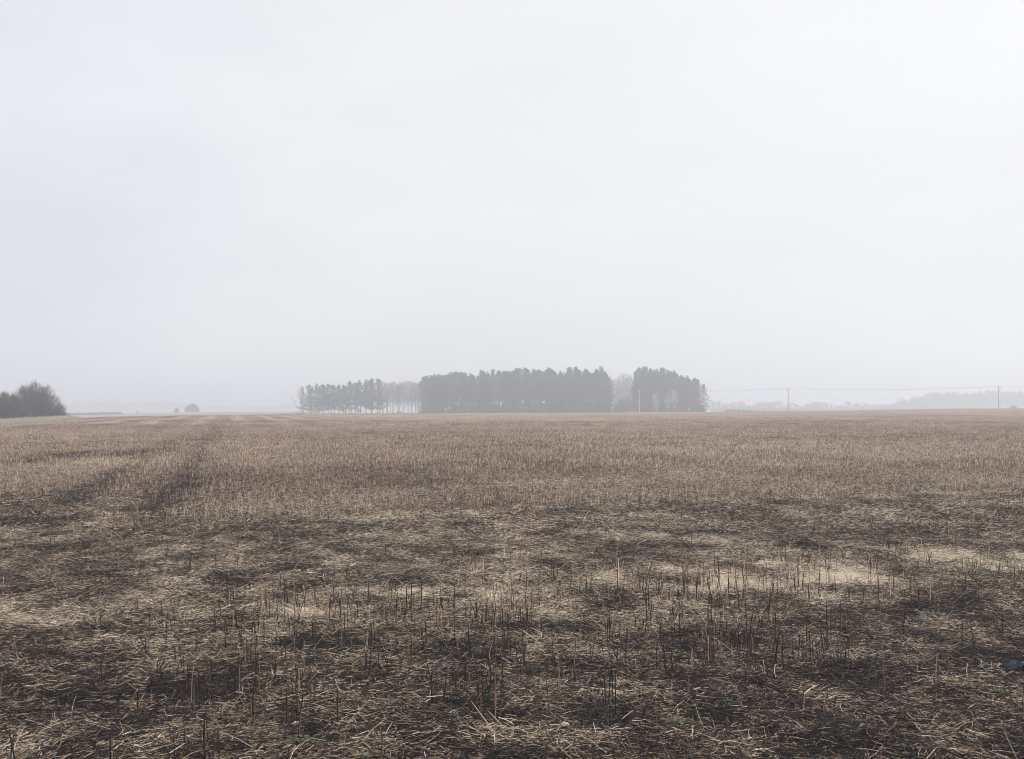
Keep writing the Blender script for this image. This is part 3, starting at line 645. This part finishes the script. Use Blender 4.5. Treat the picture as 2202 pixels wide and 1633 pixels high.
# bare hedgerow trees right of the wood
ht = [(1531, 862), (1541, 866), (1551, 867), (1566, 871), (1581, 864), (1594, 868), (1611, 873), (1623, 870), (1633, 866), (1645, 864), (1658, 866), (1670, 864), (1688, 873), (1706, 868), (1722, 873), (1738, 869),
      (1751, 865), (1764, 866), (1778, 868), (1797, 873), (1815, 873), (1829, 864), (1842, 868), (1854, 868), (1867, 873), (1877, 869), (1889, 874), (1903, 871), (1915, 873)]
big = [round_tree(160 + i, 9.5, .46 + .05 * (i % 3), 5, .16, rmin=.06, trunk=.10) for i in range(7)]
for i, (u, v) in enumerate(ht):
    D = 782 + rng.uniform(-8, 8); x, y, z = at(u, D); H = htop(v - 2, D, z); sxy = max(.9, H / 9.5) * 1.6
    if i == 0: lab = 'leafless hedgerow tree closest to the right end of the wood'
    elif u < 1690: lab = 'misty leafless hedgerow tree between the wood and the middle pole'
    else: lab = 'misty leafless hedgerow tree between the middle pole and the far wood'
    tree('hedgerow_tree', big[i % 7], (x, y, z - .05), lab, 'tree', 'far hedgerow trees left of the middle pole' if u < 1690 else 'far hedgerow trees right of the middle pole', BM, scale=(sxy, sxy, H / 9.5), rz=rng.uniform(0, 6.28))
x, y, z = at(1937, 778); H = htop(854, 778, z)
tree('hedgerow_tree', big[2], (x, y, z - .05), 'rounded leafless tree standing up at the left end of the far right wood', 'tree', None, BM, scale=(1.2, 1.2, H / 9.5))
hedge('far_hedge', 1528, 1925, 776, 774, 6.2, 'misty hedge at the feet of the far row of leafless trees', 4)
# the far wood on the right: one mass
def far_wood(name, tab, D0, depth, n, label, seed, hw=1.5, lib=None):
    g = np.random.default_rng(seed); us = np.array([q[0] for q in tab]); u = g.uniform(us[0], us[-1], n); D = D0 + g.uniform(0, depth, n); v = np.interp(u, us, [q[1] for q in tab])
    x = (u - CX) / F * D; z = ground(x, D, False); H = EYE - (v - HY) * D0 / F - z; H = H * g.uniform(.88, 1.1, n) * (1 + .12 * vn(x / 9, x * 0, 3) + .08 * vn(x / 2.5, x * 0, 4))
    x2, y2 = np.repeat(x, 2), np.repeat(D, 2); s = np.repeat(np.stack([np.full(n, hw), np.full(n, hw), H / 9.5], 1), 2, 0)
    vi = g.integers(0, len(lib), n)
    idx = np.stack([vi * 2, vi * 2 + 1], 1).ravel()
    return scatter(name, wcol, 2 * len(lib), x2, y2, np.repeat(g.uniform(0, 6.28, n), 2), s, np.full(2 * n, .5), label=(label, 'wood'), idx=idx)
wcol = bpy.data.collections.new('wood_lib')
dense = [round_tree(190 + i, 9.5, .36, 5, .24, rmin=.075, trunk=.12) for i in range(4)]
for i, (a, b_) in enumerate(dense):
    a.materials.append(M_bark); b_.materials.append(M_twig)
    wcol.objects.link(bpy.data.objects.new(f'wood_lib_{2*i:02d}', a)); wcol.objects.link(bpy.data.objects.new(f'wood_lib_{2*i+1:02d}', b_))
far_wood('far_wood', [(1905, 874), (1930, 870), (1950, 864), (1975, 858), (1995, 850), (2020, 846), (2060, 843.5), (2110, 844), (2150, 848), (2165, 846), (2178, 850), (2195, 845), (2300, 843)], 860, 50, 380,
         'misty leafless wood behind the right power pole', 5, lib=dense)
far_wood('distant_woodland', [(-60, 872), (100, 868), (200, 867), (300, 866), (370, 866), (430, 874), (520, 876), (640, 872)], 1500, 80, 300, 'barely visible woodland in the mist beyond the left field', 6, 2.2, lib=dense)
# bush on the right skyline
x, y, z = at(2180, 395); tree('hawthorn_bush', bush_meshes(12, 6.2, htop(873, 395, z), 170, .03, 16), (x, y, z - .1), 'dark low bush on the skyline right of the right power pole', 'bush', None, HM, ('stems', 'twigs'))

# ---------------------------------------------------------------- power line
def tube_mesh(name, pts, rad, k=8):
    G = Geo(); p = np.array(pts, float); r = np.broadcast_to(rad, len(p)); G.tubes(p[:-1], p[1:], r[:-1], r[1:], k=k); return G.mesh(name, True)
ARM, ARMR = 2.3, R(38)
M_pale = tone_mat('silvered_pole_wood', (.36, .35, .34), (.55, .54, .52), zscale=2)
def pole(u, D, v, label, group='wooden power poles', M_wood=M_wood, M_steel=M_steel):
    x, y, z = at(u, D); H = htop(v, D, z)
    e = bpy.data.objects.new('power_pole', None); C.objects.link(e); e.location = (x, y, z); tag(e, label, 'power pole', group); e.rotation_euler = (0, 0, ARMR)
    obj('pole', tube_mesh('pole', [(0, 0, -.5), (0, 0, H * .5), (0, 0, H)], [.17, .15, .125], 12), M_wood, e)
    G = Geo(); G.box((0, -.17, H - .32), (ARM, .10, .13)); obj('crossarm', G.mesh('crossarm'), M_steel, e)
    G = Geo(); G.tubes([(-.5, -.17, H - .38), (.5, -.17, H - .38)], [(0, -.15, H - .95), (0, -.15, H - .95)], .025, .025); obj('brace', G.mesh('brace'), M_steel, e)
    tips = []
    for dx in (-ARM / 2 + .08, 0, ARM / 2 - .08):
        zz0 = H - .255 if dx else H; yy = -.17 if dx else 0
        pr = [(0, .03), (.10, .03), (.11, .085), (.16, .09), (.17, .05), (.22, .08), (.26, .075), (.30, .03)]
        obj('insulator', tube_mesh('insulator', [(dx, yy, zz0 + h_) for h_, _ in pr], [q for _, q in pr], 10), M_cer, e)
        cs, sn = math.cos(ARMR), math.sin(ARMR); tips.append((x + dx * cs - yy * sn, y + dx * sn + yy * cs, z + zz0 + .28))
    return tips
t1 = pole(1374.5, 376, 838.5, 'pale silvered power pole standing in front of the right block of pines', M_wood=M_pale, M_steel=M_pale)
t2 = pole(1695, 375, 836.5, 'middle power pole against the sky above the low hedge')
t3 = pole(2147.5, 352, 832, 'right power pole in front of the far misty wood')
t4 = pole(2590, 335, 829, 'power pole beyond the right edge of the photo')
for i, wl in enumerate(('nearest', 'central', 'farthest')):
    pts = []
    for a, b_, sag in ((t1, t2, .75), (t2, t3, .8), (t3, t4, .7)):
        a, b_ = np.array(a[i]), np.array(b_[i])
        for s in np.linspace(0, 1, 25)[:-1]: q = a + (b_ - a) * s; q[2] -= sag * 4 * s * (1 - s); pts.append(q)
    pts.append(np.array(t4[i]))
    tag(obj('power_line', tube_mesh('power_line', pts, .017, 5), M_wire), f'{wl} of the three thin wires strung over the power poles', 'wire', 'wires of the power line')
# far pole beside the lone tree
x, y, z = at(421.5, 604); H = htop(864.5, 604, z)
e = bpy.data.objects.new('far_pole', None); C.objects.link(e); e.location = (x, y, z); tag(e, 'faint pole rising behind the lone rounded tree', 'pole')
obj('shaft', tube_mesh('shaft', [(0, 0, -.3), (0, 0, H)], [.17, .13], 8), M_wood, e); G = Geo(); G.box((0, -.15, H - .3), (.9, .1, .12)); obj('crossarm', G.mesh('crossarm'), M_steel, e)
# two pale leaning stakes at the foot of the wood
for u, lab in ((1354, 'left of two pale leaning stakes left of the nearest-to-wood pole'), (1358.5, 'right of two pale leaning stakes left of the nearest-to-wood pole')):
    x, y, z = at(u, 378); tag(obj('leaning_stake', tube_mesh('leaning_stake', [(-.25, 0, -.2), (.15, 0, .9), (.42, 0, 1.55)], [.06, .055, .04], 8), M_white, loc=(x, y, z)), lab, 'stake')

# ---------------------------------------------------------------- small things in the foreground
def lump(name, u, v, sz, m, label, cat, seed, dz=.0):
    import bmesh
    x, y = P(u, v); bm = bmesh.new(); bmesh.ops.create_icosphere(bm, subdivisions=3, radius=1); g = np.random.default_rng(seed); o3 = g.uniform(0, 50, 3)
    for q in bm.verts:
        c_ = q.co; n_ = float(vn(np.array([c_.x * 1.7 + o3[0]]), np.array([c_.y * 1.7 + c_.z * 1.3 + o3[1]]), 5)[0]) * .28 + float(vn(np.array([c_.x * 5 + o3[2]]), np.array([c_.y * 4 + c_.z * 5]), 6)[0]) * .08
        q.co = c_ * (1 + n_)
    for q in bm.verts: q.co.x *= sz[0]; q.co.y *= sz[1]; q.co.z *= sz[2]
    me = bpy.data.meshes.new(name); bm.to_mesh(me); bm.free(); me.polygons.foreach_set('use_smooth', [cat != 'stone'] * len(me.polygons))
    a = me.attributes.new('tone', 'FLOAT', 'POINT'); a.data.foreach_set('value', np.full(len(me.vertices), .55, np.float32))
    z = float(ground(np.array([x]), np.array([y]))[0]); return tag(obj(name, me, m, loc=(x, y, z + dz)), label, cat)
lump('flint_stone', 637, 1566, (.018, .015, .012), M_flint, 'small pale round stone in the lower left foreground straw', 'stone', 1, .03)
lump('flint_stone', 1290, 1462, (.02, .016, .012), M_flint, 'small pale stone right of centre in the foreground straw', 'stone', 2, .03)
lump('flint_stone', 1215, 1574, (.024, .016, .012), M_flint, 'grey stone low in the middle of the foreground', 'stone', 3, .03)
lump('earth_clod', 118, 1152, (.22, .14, .07), M_clod, 'dark clod of earth on the left beyond the foreground', 'clod', 4, .02)
lump('earth_clod', 790, 1642 - 502, (.18, .1, .05), M_clod, 'low dark clod at the front edge of the standing stubble', 'clod', 5, .02)
# crumpled blue plastic at the right edge
x, y = P(2186, 1449); g = np.random.default_rng(5); nx, ny = 26, 12; XX, YY = np.meshgrid(np.linspace(-.085, .085, nx), np.linspace(-.04, .04, ny), indexing='ij')
ZZ = .02 * np.abs(vn(XX * 45, YY * 45 + 3, 1)) + .012 * vn(XX * 110, YY * 110, 2) + .02 * np.cos(YY * 30)
v0 = np.stack([XX + .01 * vn(XX * 60, YY * 60, 3), YY + .01 * vn(XX * 60, YY * 60, 4), ZZ], -1).reshape(-1, 3); v1 = v0 - [0, 0, .002]
i_, j_ = np.meshgrid(np.arange(nx - 1), np.arange(ny - 1), indexing='ij'); q = np.stack([i_ * ny + j_, (i_ + 1) * ny + j_, (i_ + 1) * ny + j_ + 1, i_ * ny + j_ + 1], -1).reshape(-1, 4)
me = mesh_np('plastic_scrap', np.concatenate([v0, v1]), np.concatenate([q, q[:, ::-1] + nx * ny]), None, {'tone': np.tile(g.random(nx * ny), 2)}, True)
tag(obj('plastic_scrap', me, M_plastic, loc=(x, y, float(ground(np.array([x]), np.array([y]))[0]) + .02)), 'crumpled dark blue plastic scrap in the straw at the right edge', 'plastic scrap')
# mossy green specks: low weeds
def weed(seed):
    g = np.random.default_rng(seed); n = 46; a = g.uniform(0, 6.28, n); G = Geo(); c = np.column_stack([g.normal(0, .03, (n, 2)), g.uniform(.004, .03, n)]); d = np.stack([np.cos(a), np.sin(a), g.uniform(-.1, .6, n)], 1) * .022; s = np.stack([-np.sin(a), np.cos(a), np.zeros(n)], 1) * .007
    G.add(np.stack([c, c + d * .6 + s, c + d, c + d * .6 - s], 1).reshape(-1, 3), np.arange(n * 4).reshape(-1, 4), None, np.repeat(g.random(n), 4)); return G.mesh('weed')
wl_ = library('weed_lib', [weed(900 + i) for i in range(4)], M_moss)
x, y = wedge(.11, 3, 15); dn_ = sstep(fbm(x / .7, y / .5, 91, 3) * 4.0 - .9) + cap(x, y, pp((400, 1400), (460, 1410)), .2) * .8; k = rng.random(len(x)) < dn_ * .12; x, y = x[k], y[k]; n = len(x)
scatter('green_weeds', wl_, 4, x, y, rng.uniform(0, 6.28, n), np.repeat(rng.uniform(.6, 1.3, n)[:, None], 3, 1), np.full(n, .5), label=('tiny green weeds and moss showing through the straw', 'weeds'))

# ---------------------------------------------------------------- haze
m = bpy.data.materials.new('haze'); m.use_nodes = True; t = m.node_tree; t.nodes.clear()
o_ = t.nodes.new('ShaderNodeOutputMaterial'); pv = t.nodes.new('ShaderNodeVolumePrincipled')
pv.inputs['Color'].default_value = (.885, .935, .992, 1); pv.inputs['Density'].default_value = .0019; pv.inputs['Anisotropy'].default_value = .6
t.links.new(pv.outputs[0], o_.inputs['Volume'])
G = Geo(); G.box((0, 0, (31 - 9) / 2), (7300, 7300, 31 + 9)); tag(obj('haze', G.mesh('haze'), m), kind='stuff')
